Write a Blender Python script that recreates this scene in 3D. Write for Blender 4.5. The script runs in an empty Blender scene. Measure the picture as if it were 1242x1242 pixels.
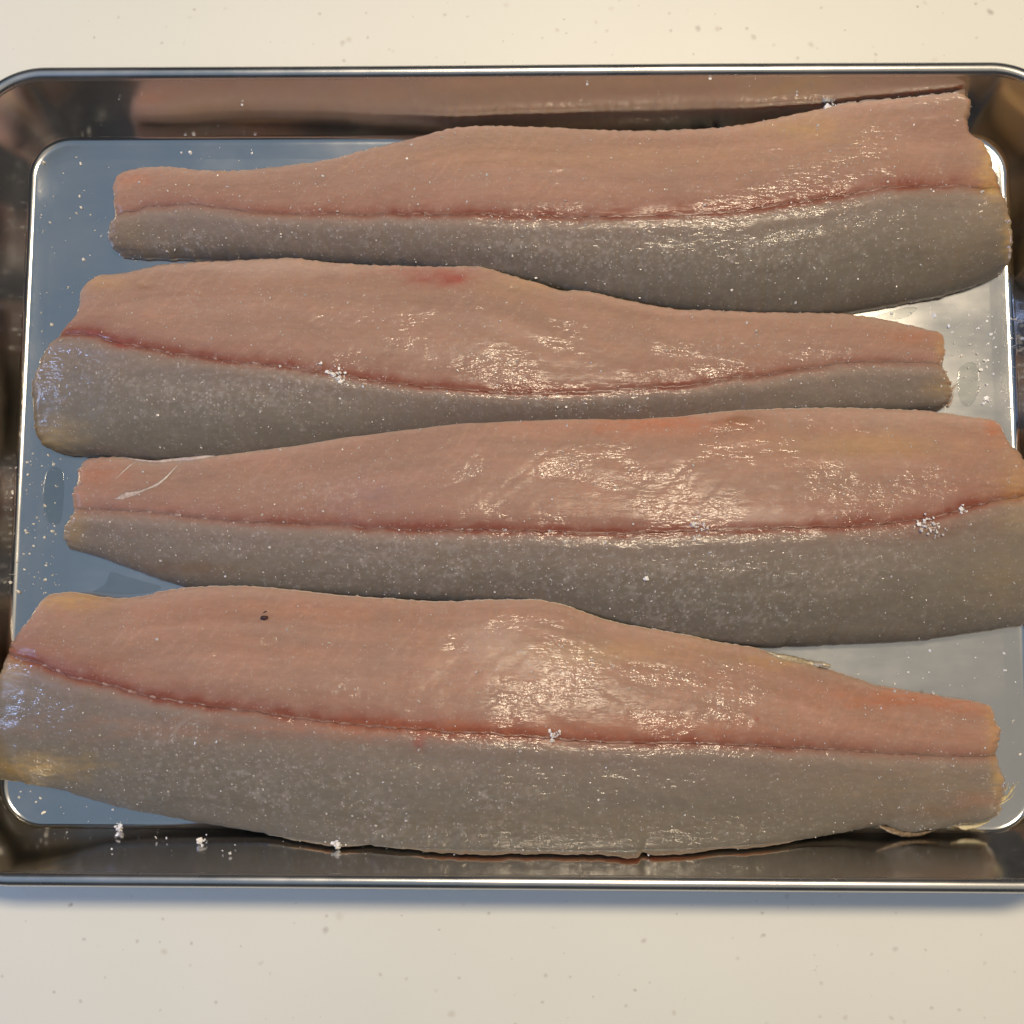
import bpy, math, random
import numpy as np
from mathutils import Vector

rng = np.random.default_rng(11)
random.seed(11)
scene = bpy.context.scene
col = scene.collection

# ------------------------------------------------------------------ camera
CAM = np.array([0.0059, -0.0487, 0.3568])
ROT = (0.1030, 0.0184, 0.0030)
FPX, CPX = 1431.0, 621.0                      # focal length and centre in photo pixels
cam_d = bpy.data.cameras.new('camera')
cam = bpy.data.objects.new('camera', cam_d)
col.objects.link(cam)
cam.location = CAM
cam.rotation_euler = ROT
cam_d.sensor_fit = 'HORIZONTAL'
cam_d.sensor_width = 36.0
cam_d.lens = 36.0 * FPX / (2 * CPX)
cam_d.clip_start = 0.01
cam_d.clip_end = 50
scene.camera = cam

# ------------------------------------------------------------------ light
world = bpy.data.worlds.new('World')
scene.world = world
world.use_nodes = True
bgn = world.node_tree.nodes['Background']
bgn.inputs['Color'].default_value = (0.80, 0.86, 1.0, 1)
bgn.inputs['Strength'].default_value = 0.05

def area(name, loc, target, sx, sy, power, color):
    d = bpy.data.lights.new(name, 'AREA')
    d.shape = 'RECTANGLE'
    d.size, d.size_y = sx, sy
    d.energy = power
    d.color = color
    o = bpy.data.objects.new(name, d)
    col.objects.link(o)
    o.location = loc
    v = Vector(target) - Vector(loc)
    o.rotation_euler = v.to_track_quat('-Z', 'Y').to_euler()
    return o

# warm strip lamp over the back of the worktop, right of the tray
area('cabinet_lamp', (0.125, 0.265, 0.90), (0.07, 0.02, 0.0), 0.26, 0.13, 7.9, (1.0, 0.82, 0.58))
# light bounced off the ceiling: cool on the window side, warmer on the other
area('ceiling_bounce_cool', (-1.02, 0.0, 2.2), (-1.02, 0.0, 0.0), 2.0, 3.4, 6.4, (0.52, 0.74, 1.0))
area('ceiling_bounce_warm', (1.02, 0.0, 2.2), (1.02, 0.0, 0.0), 2.0, 3.4, 8.0, (1.0, 0.93, 0.80))
# small window, low on the left
area('window_light', (-0.95, -0.06, 0.62), (0.0, 0.0, 0.0), 0.16, 0.15, 5.8, (0.38, 0.54, 1.0))

scene.view_settings.view_transform = 'Standard'
scene.view_settings.look = 'None'
scene.view_settings.gamma = 1.0
scene.view_settings.exposure = 0.0
scene.view_settings.use_curve_mapping = False
scene.render.engine = 'CYCLES'
scene.cycles.max_bounces = 7
scene.cycles.glossy_bounces = 4

# ------------------------------------------------------------------ helpers
def rotm(a, b, c):
    ca, sa, cb, sb, cc, sc = math.cos(a), math.sin(a), math.cos(b), math.sin(b), math.cos(c), math.sin(c)
    X = np.array([[1, 0, 0], [0, ca, -sa], [0, sa, ca]])
    Y = np.array([[cb, 0, sb], [0, 1, 0], [-sb, 0, cb]])
    Z = np.array([[cc, -sc, 0], [sc, cc, 0], [0, 0, 1]])
    return Z @ Y @ X
RM = rotm(*ROT)

def unproj(px, py, z):
    """photo pixel -> world point on the plane at height z (arrays allowed)"""
    px, py, z = np.broadcast_arrays(np.asarray(px, float), np.asarray(py, float), np.asarray(z, float))
    d = np.stack([(px - CPX) / FPX, -(py - CPX) / FPX, -np.ones_like(px)], -1) @ RM.T
    t = (z - CAM[2]) / d[..., 2]
    return CAM + d * t[..., None]

def proj(P):
    q = (np.asarray(P) - CAM) @ RM
    return np.stack([CPX + FPX * q[..., 0] / -q[..., 2], CPX - FPX * q[..., 1] / -q[..., 2]], -1)

def vnoise(x, y, seed=0):
    """smooth value noise, -1..1"""
    x = np.asarray(x, float); y = np.asarray(y, float)
    xi = np.floor(x).astype(np.int64); yi = np.floor(y).astype(np.int64)
    fx = x - xi; fy = y - yi
    fx = fx * fx * fx * (fx * (fx * 6 - 15) + 10); fy = fy * fy * fy * (fy * (fy * 6 - 15) + 10)
    def h(a, b):
        n = (a * 374761393 + b * 668265263 + seed * 1442695041) & 0xffffffff
        n = ((n ^ (n >> 13)) * 1274126177) & 0xffffffff
        n = ((n ^ (n >> 16)) * 2246822519) & 0xffffffff
        return ((n ^ (n >> 15)) & 0xffff) / 32767.5 - 1.0
    a = h(xi, yi); b = h(xi + 1, yi); c = h(xi, yi + 1); d = h(xi + 1, yi + 1)
    return (a + (b - a) * fx) * (1 - fy) + (c + (d - c) * fx) * fy

def fbm(x, y, seed=0, octv=3):
    r = 0; amp = 1; tot = 0
    for o in range(octv):
        r = r + amp * vnoise(x * 2 ** o + 17.3 * o, y * 2 ** o + 5.1 * o, seed + o); tot += amp; amp *= .5
    return r / tot

def smooth(a, b, x):
    t = np.clip((x - a) / (b - a), 0, 1)
    return t * t * (3 - 2 * t)

def link(name, verts, faces, mat, parent=None, sm=True, attrs=None):
    me = bpy.data.meshes.new(name)
    me.from_pydata([tuple(v) for v in verts], [], [tuple(f) for f in faces])
    me.update()
    if sm:
        me.polygons.foreach_set('use_smooth', [True] * len(me.polygons))
    if mat:
        me.materials.append(mat)
    for k, a in (attrs or {}).items():
        a = np.asarray(a, np.float32)
        if a.ndim == 2:
            at = me.attributes.new(k, 'FLOAT_COLOR', 'POINT')
            at.data.foreach_set('color', np.concatenate([a[:, :3], np.ones((len(a), 1), np.float32)], 1).ravel())
        else:
            at = me.attributes.new(k, 'FLOAT', 'POINT')
            at.data.foreach_set('value', a)
    o = bpy.data.objects.new(name, me)
    col.objects.link(o)
    if parent:
        o.parent = parent
    return o

def empty(name, loc, label, cat, group=None):
    o = bpy.data.objects.new(name, None)
    o.empty_display_size = 0.02
    col.objects.link(o)
    o.location = loc
    tag(o, label, cat, group)
    return o

def tag(o, label, cat, group=None, kind=None):
    o['label'] = label
    o['category'] = cat
    if group: o['group'] = group
    if kind: o['kind'] = kind

class N:
    """tiny node-tree builder"""
    def __init__(self, name):
        self.m = bpy.data.materials.new(name)
        self.m.use_nodes = True
        self.t = self.m.node_tree
        self.b = self.t.nodes['Principled BSDF']
    def node(self, typ, **kw):
        n = self.t.nodes.new(typ)
        for k, v in kw.items():
            if k.startswith('i_'):
                n.inputs[k[2:].replace('_', ' ')].default_value = v
            else:
                setattr(n, k, v)
        return n
    def l(self, a, b):
        self.t.links.new(a, b)
    def noise(self, vec, scale, detail=3, rough=.5):
        n = self.node('ShaderNodeTexNoise')
        n.inputs['Scale'].default_value = scale
        n.inputs['Detail'].default_value = detail
        n.inputs['Roughness'].default_value = rough
        self.l(vec, n.inputs['Vector'])
        return n.outputs['Fac']
    def ramp(self, fac, a, b, c0=(0, 0, 0, 1), c1=(1, 1, 1, 1)):
        n = self.node('ShaderNodeValToRGB')
        n.color_ramp.elements[0].position = a
        n.color_ramp.elements[1].position = b
        n.color_ramp.elements[0].color = c0
        n.color_ramp.elements[1].color = c1
        self.l(fac, n.inputs['Fac'])
        return n.outputs['Color']
    def math(self, op, a, b):
        n = self.node('ShaderNodeMath', operation=op)
        for i, v in enumerate((a, b)):
            if isinstance(v, (int, float)): n.inputs[i].default_value = v
            else: self.l(v, n.inputs[i])
        return n.outputs[0]
    def mix(self, fac, a, b, mode='MIX'):
        n = self.node('ShaderNodeMix', data_type='RGBA', blend_type=mode)
        for s, v in ((n.inputs[0], fac), (n.inputs[6], a), (n.inputs[7], b)):
            if isinstance(v, (int, float)): s.default_value = v
            elif isinstance(v, tuple): s.default_value = v
            else: self.l(v, s)
        return n.outputs[2]
    def mapped(self, scale=(1, 1, 1), rot=(0, 0, 0)):
        tc = self.node('ShaderNodeTexCoord')
        mp = self.node('ShaderNodeMapping')
        mp.inputs['Scale'].default_value = scale
        mp.inputs['Rotation'].default_value = rot
        self.l(tc.outputs['Object'], mp.inputs['Vector'])
        return mp.outputs['Vector']
    def bump(self, h, dist, strength=1.0, nrm=None):
        n = self.node('ShaderNodeBump')
        n.inputs['Distance'].default_value = dist
        n.inputs['Strength'].default_value = strength
        self.l(h, n.inputs['Height'])
        if nrm: self.l(nrm, n.inputs['Normal'])
        return n.outputs['Normal']
    def set(self, **kw):
        for k, v in kw.items():
            k = k.replace('_', ' ')
            if isinstance(v, (int, float, tuple)): self.b.inputs[k].default_value = v
            else: self.l(v, self.b.inputs[k])
        return self.m

# ------------------------------------------------------------------ materials
def mat_worktop():
    n = N('cream_solid_surface')
    v = n.mapped()
    base = n.mix(n.ramp(n.noise(v, 9, 3), .3, .7), (0.700, 0.690, 0.600, 1), (0.740, 0.728, 0.640, 1))
    # sparse brown-grey flecks of several sizes
    def flecks(scale, r0, r1, keep, seedoff):
        mp = n.node('ShaderNodeMapping'); mp.inputs['Location'].default_value = (seedoff, seedoff * .7, 0)
        n.l(v, mp.inputs['Vector'])
        jit = n.node('ShaderNodeTexNoise'); jit.inputs['Scale'].default_value = scale * 5
        n.l(mp.outputs[0], jit.inputs['Vector'])
        ad = n.node('ShaderNodeVectorMath', operation='MULTIPLY_ADD')
        n.l(jit.outputs['Color'], ad.inputs[0]); ad.inputs[1].default_value = (.12 / scale,) * 3; n.l(mp.outputs[0], ad.inputs[2])
        vo = n.node('ShaderNodeTexVoronoi', voronoi_dimensions='2D')
        vo.inputs['Scale'].default_value = scale
        n.l(ad.outputs[0], vo.inputs['Vector'])
        sep = n.node('ShaderNodeSeparateColor'); n.l(vo.outputs['Color'], sep.inputs[0])
        size = n.math('MULTIPLY', n.math('SUBTRACT', sep.outputs[0], keep), 1 / (1 - keep))
        size = n.math('MAXIMUM', size, 0.0)
        rad = n.math('MULTIPLY', size, r1)
        d = n.math('DIVIDE', vo.outputs['Distance'], n.math('ADD', rad, 0.0005))
        m = n.math('SUBTRACT', 1.0, d)
        m = n.math('MAXIMUM', m, 0.0)
        m = n.math('MINIMUM', n.math('MULTIPLY', m, 1.15), 1.0)
        g = n.math('GREATER_THAN', sep.outputs[0], keep + .02)
        return n.math('MULTIPLY', n.math('MULTIPLY', m, g), n.math('ADD', n.math('MULTIPLY', sep.outputs[1], .6), .2))
    c = n.mix(flecks(125, 0, .105, .45, .31), base, (0.46, 0.41, 0.36, 1))
    c = n.mix(flecks(54, 0, .078, .50, 3.7), c, (0.36, 0.31, 0.27, 1))
    c = n.mix(flecks(60, 0, .10, .6, 8.2), c, (0.58, 0.53, 0.44, 1))
    return n.set(Base_Color=c, Roughness=0.34, Specular_IOR_Level=.4,
                 Normal=n.bump(n.noise(v, 500, 2), .00005, .25))

def mat_steel(name, rough, var, aniso_scale):
    n = N(name)
    v = n.mapped()
    vb = n.mapped(aniso_scale)
    smear = n.ramp(n.noise(v, 30, 4, .6), .35, .72)
    r = n.math('ADD', n.math('MULTIPLY', n.noise(vb, 60, 4, .65), var), rough)
    r = n.math('ADD', r, n.math('MULTIPLY', smear, .09))
    # fine random scratches
    sc = n.ramp(n.noise(n.mapped((14, 420, 40), (0, 0, .5)), 6, 2), .70, .74)
    sc2 = n.ramp(n.noise(n.mapped((380, 12, 40), (0, 0, .2)), 6, 2), .70, .74)
    s = n.math('ADD', sc, sc2)
    nb = n.bump(n.noise(vb, 60, 3, .6), .00002, .35)
    nb = n.bump(s, .00002, .10, nb)
    return n.set(Base_Color=(0.60, 0.595, 0.585, 1), Metallic=1.0, Roughness=r, Normal=nb)

def mat_flesh(name):
    n = N(name)
    at = n.node('ShaderNodeAttribute', attribute_name='pigment_shade')
    frost = n.node('ShaderNodeAttribute', attribute_name='salted')
    wetn = n.node('ShaderNodeAttribute', attribute_name='wetness')
    v = n.mapped()
    vf = n.mapped((1, 3.0, 1.8))
    # fine lengthwise muscle grain
    h1 = n.noise(vf, 330, 3, .6)
    fib = n.ramp(h1, .32, .70, (.93, .925, .925, 1), (1.06, 1.06, 1.06, 1))
    c = n.mix(1.0, at.outputs['Color'], fib, 'MULTIPLY')
    # half dissolved salt: pale specks, denser where it was strewn thickly
    vo = n.node('ShaderNodeTexVoronoi'); vo.inputs['Scale'].default_value = 950
    jn = n.node('ShaderNodeTexNoise'); jn.inputs['Scale'].default_value = 1500; jn.inputs['Detail'].default_value = 1
    n.l(v, jn.inputs['Vector'])
    ja = n.node('ShaderNodeVectorMath', operation='MULTIPLY_ADD'); ja.inputs[1].default_value = (.0013,) * 3
    n.l(jn.outputs['Color'], ja.inputs[0]); n.l(v, ja.inputs[2])
    n.l(ja.outputs[0], vo.inputs['Vector'])
    sep = n.node('ShaderNodeSeparateColor'); n.l(vo.outputs['Color'], sep.inputs[0])
    dots = n.ramp(vo.outputs['Distance'], .08, .46, (1, 1, 1, 1), (0, 0, 0, 1))
    keep = n.ramp(sep.outputs[0], .50, .98)
    k = n.math('MULTIPLY', n.math('MULTIPLY', dots, keep), n.math('ADD', n.math('MULTIPLY', frost.outputs['Fac'], .62), .05))
    c = n.mix(n.math('MINIMUM', k, .8), c, (0.60, 0.55, 0.52, 1))
    # wet film: glassy in places, broken by grain and by the salt
    h2 = n.noise(vf, 300, 2, .5)
    hc = n.math('MULTIPLY', n.math('ADD', h2, n.math('MULTIPLY', jn.outputs['Fac'], .16)), n.math('ADD', n.math('MULTIPLY', wetn.outputs['Fac'], .9), .35))
    cb = n.bump(hc, .00034, 1.0)
    cw = n.math('ADD', n.math('MULTIPLY', wetn.outputs['Fac'], .80), .15)
    cr = n.math('ADD', n.math('MULTIPLY', wetn.outputs['Fac'], -.09), .215)
    return n.set(Base_Color=c, Roughness=.5, Specular_IOR_Level=.14,
                 Subsurface_Weight=.7, Subsurface_Radius=(1.0, .48, .32), Subsurface_Scale=.0042,
                 Coat_Weight=cw, Coat_Roughness=cr, Coat_IOR=1.35, Coat_Normal=cb)

def mat_simple(name, c0, c1, rough, scale=900, sss=0.0, coat=0.0, trans=0.0, bump=.0002):
    n = N(name)
    v = n.mapped()
    f = n.noise(v, scale, 3)
    c = n.mix(n.ramp(f, .35, .65), c0 + (1,), c1 + (1,))
    return n.set(Base_Color=c, Roughness=rough, Normal=n.bump(f, bump, .6), Subsurface_Weight=sss,
                 Subsurface_Radius=(1., .6, .4), Subsurface_Scale=.0015, Coat_Weight=coat, Coat_Roughness=.15,
                 Transmission_Weight=trans)

M_TOP = mat_worktop()
M_FLOOR = mat_steel('brushed_steel_floor', .12, .07, (1, 6, 1))
M_WALL = mat_steel('polished_steel_wall', .10, .06, (1, 1, 12))
M_RIM = mat_steel('rolled_steel_rim', .20, .08, (1, 1, 1))
M_FLESH = mat_flesh('raw_fish_flesh')
M_BLOOD = mat_simple('dark_blood_line', (0.17, 0.055, 0.036), (0.31, 0.150, 0.108), .55, 480, .5, .15, 0, .0003)
M_SALT = mat_simple('coarse_salt', (0.80, 0.77, 0.74), (0.92, 0.90, 0.88), .35, 1500, .0, 0, .15)
M_WETSALT = mat_simple('half_dissolved_salt', (0.55, 0.50, 0.46), (0.72, 0.68, 0.64), .22, 1500, 0, 0, .15)
M_MEMB = mat_simple('white_membrane', (0.42, 0.30, 0.25), (0.56, 0.45, 0.39), .4, 900, .3, .5)
M_FIN = mat_simple('yellow_fin_ray', (0.55, 0.42, 0.20), (0.75, 0.66, 0.42), .4, 900, .2, .4, .1)
M_DARK = mat_simple('dark_clot', (0.02, 0.006, 0.008), (0.05, 0.012, 0.014), .65, 1500, 0, .0)
M_SKIN = mat_simple('torn_silver_skin', (0.30, 0.24, 0.15), (0.52, 0.44, 0.30), .35, 1200, .1, .6)
M_TORN = mat_simple('torn_brown_skin', (0.10, 0.065, 0.035), (0.24, 0.16, 0.085), .35, 1000, .1, .6)
M_STUB = mat_simple('pale_pin_bone', (0.33, 0.18, 0.14), (0.43, 0.27, 0.22), .4, 1200, .4, .5)
def mat_brine():
    n = N('clear_brine_film')
    nb = n.bump(n.noise(n.mapped(), 500, 2), .0001, .4)
    tr = n.node('ShaderNodeBsdfTransparent'); tr.inputs['Color'].default_value = (.90, .91, .90, 1)
    gl = n.node('ShaderNodeBsdfGlossy'); gl.inputs['Roughness'].default_value = .06
    n.l(nb, gl.inputs['Normal'])
    fr = n.node('ShaderNodeFresnel'); fr.inputs['IOR'].default_value = 1.34; n.l(nb, fr.inputs['Normal'])
    mx = n.node('ShaderNodeMixShader')
    n.l(fr.outputs[0], mx.inputs[0]); n.l(tr.outputs[0], mx.inputs[1]); n.l(gl.outputs[0], mx.inputs[2])
    n.l(mx.outputs[0], n.t.nodes['Material Output'].inputs['Surface'])
    return n.m
M_BRINE = mat_brine()

# ------------------------------------------------------------------ worktop
def slab(name, x0, x1, y0, y1, z0, z1, mat, bev=.003):
    import bmesh
    bm = bmesh.new()
    bmesh.ops.create_cube(bm, size=1)
    for v in bm.verts:
        v.co = Vector(((x0 + x1) / 2 + v.co.x * (x1 - x0), (y0 + y1) / 2 + v.co.y * (y1 - y0), (z0 + z1) / 2 + v.co.z * (z1 - z0)))
    bmesh.ops.bevel(bm, geom=bm.edges[:], offset=bev, segments=3, affect='EDGES')
    me = bpy.data.meshes.new(name); bm.to_mesh(me); bm.free()
    me.materials.append(mat)
    o = bpy.data.objects.new(name, me); col.objects.link(o)
    return o
wt = slab('worktop', -.55, .55, -.36, .36, -.04, 0.0, M_TOP)
wt['kind'] = 'structure'

# ------------------------------------------------------------------ tray
TW, TD, TS, TH = 0.304, 0.2117, 0.0091, 0.0246      # floor width, depth, wall flare, rim height
FZ = 0.0012                                          # floor surface
RC = 0.0125                                          # floor corner radius

def rrect(off, nc=28, ns=70):
    """rounded rectangle offset outward from the floor outline, as xy points"""
    hx, hy, r = TW / 2 + off, TD / 2 + off, max(RC + off, .0008)
    pts = []
    cs = [(hx - r, hy - r, 0), (-hx + r, hy - r, 90), (-hx + r, -hy + r, 180), (hx - r, -hy + r, 270)]
    for q, (cx, cy, a0) in enumerate(cs):
        arc = [(cx + r * math.cos(math.radians(a0 + 90 * i / nc)), cy + r * math.sin(math.radians(a0 + 90 * i / nc))) for i in range(nc + 1)]
        pts += arc
        nx = cs[(q + 1) % 4]
        a1 = math.radians(nx[2])
        e = (nx[0] + r * math.cos(a1), nx[1] + r * math.sin(a1))
        for i in range(1, ns):
            t = i / ns
            pts.append((arc[-1][0] + (e[0] - arc[-1][0]) * t, arc[-1][1] + (e[1] - arc[-1][1]) * t))
    return pts

def loft(name, prof, mat, parent, closed_inner=False):
    verts, faces = [], []
    n = None
    for off, z in prof:
        p = rrect(off)
        n = len(p)
        for x, y in p:
            # the pressed sheet is never perfectly flat
            dz = 0.00016 * math.sin(31 * x + 3) * math.cos(23 * y + 1) if z > .004 else 0
            verts.append((x, y, z + dz))
    for k in range(len(prof) - 1):
        for i in range(n):
            j = (i + 1) % n
            faces.append((k * n + i, k * n + j, (k + 1) * n + j, (k + 1) * n + i))
    if closed_inner:
        faces.append(tuple(range(n - 1, -1, -1)))
    return link(name, verts, faces, mat, parent)

tray = empty('steel_tray', (0, 0, 0), 'shallow rectangular stainless steel tray holding the four fish fillets', 'tray')
ang = math.atan2(TH - .004, TS)                     # wall slope
rb = 0.0026                                          # radius of the bend
# bend: from flat floor up into the wall slope, tangent to both
tb = rb * math.tan(ang / 2)
prof = [(-.0065, FZ), (-.0050, FZ), (-.0035, FZ), (-tb - .0006, FZ)]
for i in range(0, 9):
    a = ang * i / 8
    prof.append((-tb + rb * math.sin(a), FZ + rb * (1 - math.cos(a))))
o1, z1 = prof[-1]
rt = 0.00205                                         # bead radius
o2, z2 = TS - .0002, TH - rt * .9
for i in range(1, 7):
    prof.append((o1 + (o2 - o1) * i / 7, z1 + (z2 - z1) * i / 7))
wall_prof = prof + [(o2, z2)]
# floor: concentric rings so that its centre is plain
fl_prof = [(-.0065, FZ), (-.012, FZ), (-.03, FZ), (-.06, FZ), (-.09, FZ)]
loft('tray_floor', [(o, z) for o, z in fl_prof[::-1]], M_FLOOR, tray, True)
loft('tray_wall', wall_prof, M_WALL, tray)
rim_prof = []
for i in range(0, 17):
    a = math.pi * (1.0 - i * 1.55 / 16)
    rim_prof.append((o2 + rt + rt * math.cos(a), z2 + rt * math.sin(a) * .95))
loft('rolled_rim', rim_prof, M_RIM, tray)
# outer skin of the pressing, so that the tray has thickness seen from the side
outer = [(-.004, .0003), (0.0002, .0003), (.0014, .0014), (o2 + .0006, z2 - .0012)]
loft('tray_underside', outer, M_WALL, tray)

def support(x, y):
    """height of the steel under a point"""
    qx = np.abs(x) - (TW / 2 - RC); qy = np.abs(y) - (TD / 2 - RC)
    d = np.hypot(np.maximum(qx, 0), np.maximum(qy, 0)) + np.minimum(np.maximum(qx, qy), 0) - RC
    return FZ + np.maximum(0, d + .0012) * (TH - .004) / TS

# ------------------------------------------------------------------ fillets
def resample(pts, n, closed=False):
    """Catmull-Rom through the points, n samples spaced evenly along the length"""
    p = np.asarray(pts, float)
    e = np.vstack([2 * p[0] - p[1], p, 2 * p[-1] - p[-2]])
    out = []
    for i in range(1, len(e) - 2):
        t = np.linspace(0, 1, 12, endpoint=False)[:, None]
        a, b, c, d = e[i - 1], e[i], e[i + 1], e[i + 2]
        m1, m2 = (c - a) * .42, (d - b) * .42
        out.append((2 * t ** 3 - 3 * t ** 2 + 1) * b + (t ** 3 - 2 * t ** 2 + t) * m1 + (-2 * t ** 3 + 3 * t ** 2) * c + (t ** 3 - t ** 2) * m2)
    out.append(p[-1:])
    q = np.vstack(out)
    s = np.r_[0, np.cumsum(np.linalg.norm(np.diff(q, axis=0), axis=1))]
    u = np.linspace(0, s[-1], n)
    return np.stack([np.interp(u, s, q[:, 0]), np.interp(u, s, q[:, 1])], -1)

def roughen(c, amp, step, seed):
    """ragged cut edge: shift points along the normal"""
    t = np.gradient(c, axis=0); t /= np.linalg.norm(t, axis=1)[:, None] + 1e-9
    nrm = np.stack([-t[:, 1], t[:, 0]], -1)
    s = np.r_[0, np.cumsum(np.linalg.norm(np.diff(c, axis=0), axis=1))]
    d = fbm(s / step, np.full_like(s, seed * 3.7), seed, 3) * amp
    w = np.minimum(1, np.minimum(np.arange(len(c)), np.arange(len(c))[::-1]) / 5)
    return c + nrm * (d * w)[:, None]

F = {}
F[0] = dict(
    top=[(140, 209), (160, 203), (189, 200), (216, 201), (257, 205), (304, 203), (355, 197), (400, 191), (451, 177), (501, 165), (542, 154), (579, 150), (637, 151), (687, 153), (755, 156), (822, 155), (873, 152), (923, 145), (974, 134), (1025, 124), (1093, 117), (1140, 112), (1170, 108)],
    right=[(1170, 108), (1182, 117), (1185, 131), (1180, 148), (1187, 161), (1201, 169), (1207, 185), (1216, 212), (1223, 246), (1226, 280), (1224, 312), (1216, 331)],
    bot=[(149, 312), (176, 314), (237, 316), (300, 319), (400, 325), (500, 332), (600, 344), (700, 362), (800, 378), (900, 386), (1000, 384), (1042, 379), (1059, 376), (1109, 366), (1143, 359), (1187, 345), (1216, 331)],
    left=[(140, 209), (136, 218), (135, 229), (136, 245), (135, 260), (131, 276), (132, 290), (139, 302), (149, 312)],
    line=[(135, 261), (169, 254), (203, 249), (237, 249), (287, 255), (355, 260), (434, 260), (501, 260), (603, 261), (704, 263), (820, 260), (890, 256), (957, 248), (1025, 237), (1076, 229), (1160, 226), (1219, 231)],
    zr=[(0, .0105), (.15, .0135), (.4, .017), (.7, .0195), (.88, .0205), (1, .019)],
    zt=[(0, .0065), (.3, .0085), (.45, .0105), (.65, .0110), (.75, .0122), (.85, .0152), (1, .0195)],
    zb=[(0, .002), (.5, .0015), (.85, .002), (1, .004)], warm=.35)
F[1] = dict(
    top=[(104, 349), (117, 333), (142, 330), (169, 325), (196, 319), (237, 316), (304, 313), (352, 311), (400, 316), (468, 320), (535, 321), (579, 321), (603, 327), (637, 337), (670, 347), (684, 351), (700, 350), (728, 354), (755, 361), (820, 373), (856, 374), (923, 377), (1008, 378), (1059, 383), (1093, 390), (1126, 398), (1142, 400)],
    right=[(1142, 400), (1148, 408), (1148, 435), (1150, 452), (1155, 466), (1154, 480), (1149, 491), (1133, 498)],
    bot=[(85, 553), (145, 556), (200, 562), (300, 559), (400, 546), (500, 530), (600, 518), (700, 518), (800, 520), (900, 516), (1000, 510), (1080, 503), (1133, 498)],
    left=[(104, 349), (92, 356), (93, 371), (85, 388), (61, 412), (48, 435), (41, 458), (39, 475), (42, 498), (44, 525), (56, 543), (85, 553)],
    line=[(66, 408), (112, 406), (149, 417), (203, 427), (254, 434), (321, 442), (389, 452), (434, 458), (484, 466), (535, 471), (603, 476), (664, 477), (721, 476), (789, 472), (832, 468), (873, 460), (940, 454), (964, 449), (1025, 441), (1076, 440), (1149, 443)],
    zr=[(0, .0130), (.035, .0152), (.09, .0172), (.2, .0182), (.5, .0175), (.75, .0145), (1, .0105)],
    zt=[(0, .0080), (.2, .0100), (.5, .0105), (.75, .0085), (1, .0060)],
    zb=[(0, .003), (.1, .002), (1, .0015)], warm=.25)
F[2] = dict(
    top=[(98, 558), (108, 555), (145, 553), (189, 558), (237, 554), (287, 546), (321, 541), (372, 534), (434, 520), (501, 510), (562, 501), (589, 498), (637, 500), (681, 501), (721, 504), (755, 507), (820, 504), (873, 498), (923, 495), (991, 493), (1059, 494), (1126, 497), (1177, 504), (1214, 508)],
    right=[(1214, 508), (1221, 519), (1228, 537), (1240, 547), (1252, 566), (1262, 600), (1268, 650), (1266, 700), (1258, 735), (1244, 759)],
    bot=[(85, 666), (128, 679), (169, 694), (210, 708), (243, 716), (320, 722), (400, 728), (550, 735), (650, 741), (750, 762), (850, 780), (923, 786), (957, 785), (1025, 782), (1109, 778), (1160, 771), (1214, 763), (1244, 759)],
    left=[(98, 558), (92, 569), (91, 583), (84, 600), (85, 623), (78, 639), (78, 651), (85, 666)],
    line=[(85, 617), (135, 618), (169, 620), (237, 627), (287, 632), (338, 634), (420, 636), (451, 640), (535, 643), (637, 644), (738, 647), (820, 645), (890, 642), (957, 640), (1025, 639), (1076, 635), (1126, 629), (1160, 620), (1200, 609), (1264, 596)],
    zr=[(0, .0100), (.15, .0130), (.4, .0170), (.7, .0195), (.9, .0190), (1, .0175)],
    zt=[(0, .0060), (.15, .0080), (.4, .0105), (.7, .0115), (1, .0100)],
    zb=[(0, .002), (.5, .0015), (1, .006)], warm=.55)
F[3] = dict(
    top=[(44, 739), (49, 727), (61, 720), (88, 718), (118, 723), (145, 725), (176, 722), (196, 716), (237, 711), (287, 710), (338, 713), (400, 720), (468, 725), (535, 729), (586, 727), (637, 726), (660, 728), (687, 734), (721, 746), (755, 756), (820, 767), (873, 778), (923, 787), (960, 798), (1000, 810), (1042, 823), (1065, 831), (1109, 839), (1160, 847), (1194, 852)],
    right=[(1194, 852), (1207, 861), (1211, 876), (1217, 889), (1214, 916), (1218, 937), (1221, 957), (1215, 972), (1215, 984), (1200, 996)],
    bot=[(-14, 942), (0, 945), (68, 957), (135, 977), (220, 994), (304, 1008), (372, 1020), (420, 1026), (451, 1025), (501, 1030), (569, 1034), (637, 1034), (721, 1035), (755, 1037), (772, 1037), (779, 1032), (787, 1034), (797, 1035), (822, 1034), (873, 1029), (923, 1026), (974, 1018), (1025, 1009), (1072, 1001), (1093, 1008), (1113, 1009), (1160, 1001), (1200, 996)],
    left=[(44, 739), (34, 751), (18, 770), (5, 786), (-3, 812), (-12, 850), (-19, 890), (-22, 925), (-14, 942)],
    line=[(4, 790), (54, 807), (95, 822), (135, 832), (169, 840), (223, 852), (287, 860), (338, 867), (400, 876), (468, 881), (552, 888), (637, 893), (738, 900), (822, 901), (890, 903), (991, 908), (1076, 913), (1143, 916), (1214, 916)],
    zr=[(0, .0140), (.035, .0172), (.09, .0193), (.2, .0205), (.5, .0205), (.75, .0175), (1, .0125)],
    zt=[(0, .0085), (.2, .0105), (.5, .0110), (.65, .0095), (1, .0065)],
    zb=[(0, .0075), (.12, .003), (.28, .007), (.4, .0125), (.6, .0135), (.72, .0115), (.85, .0065), (1, .005)], warm=.6)

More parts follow.
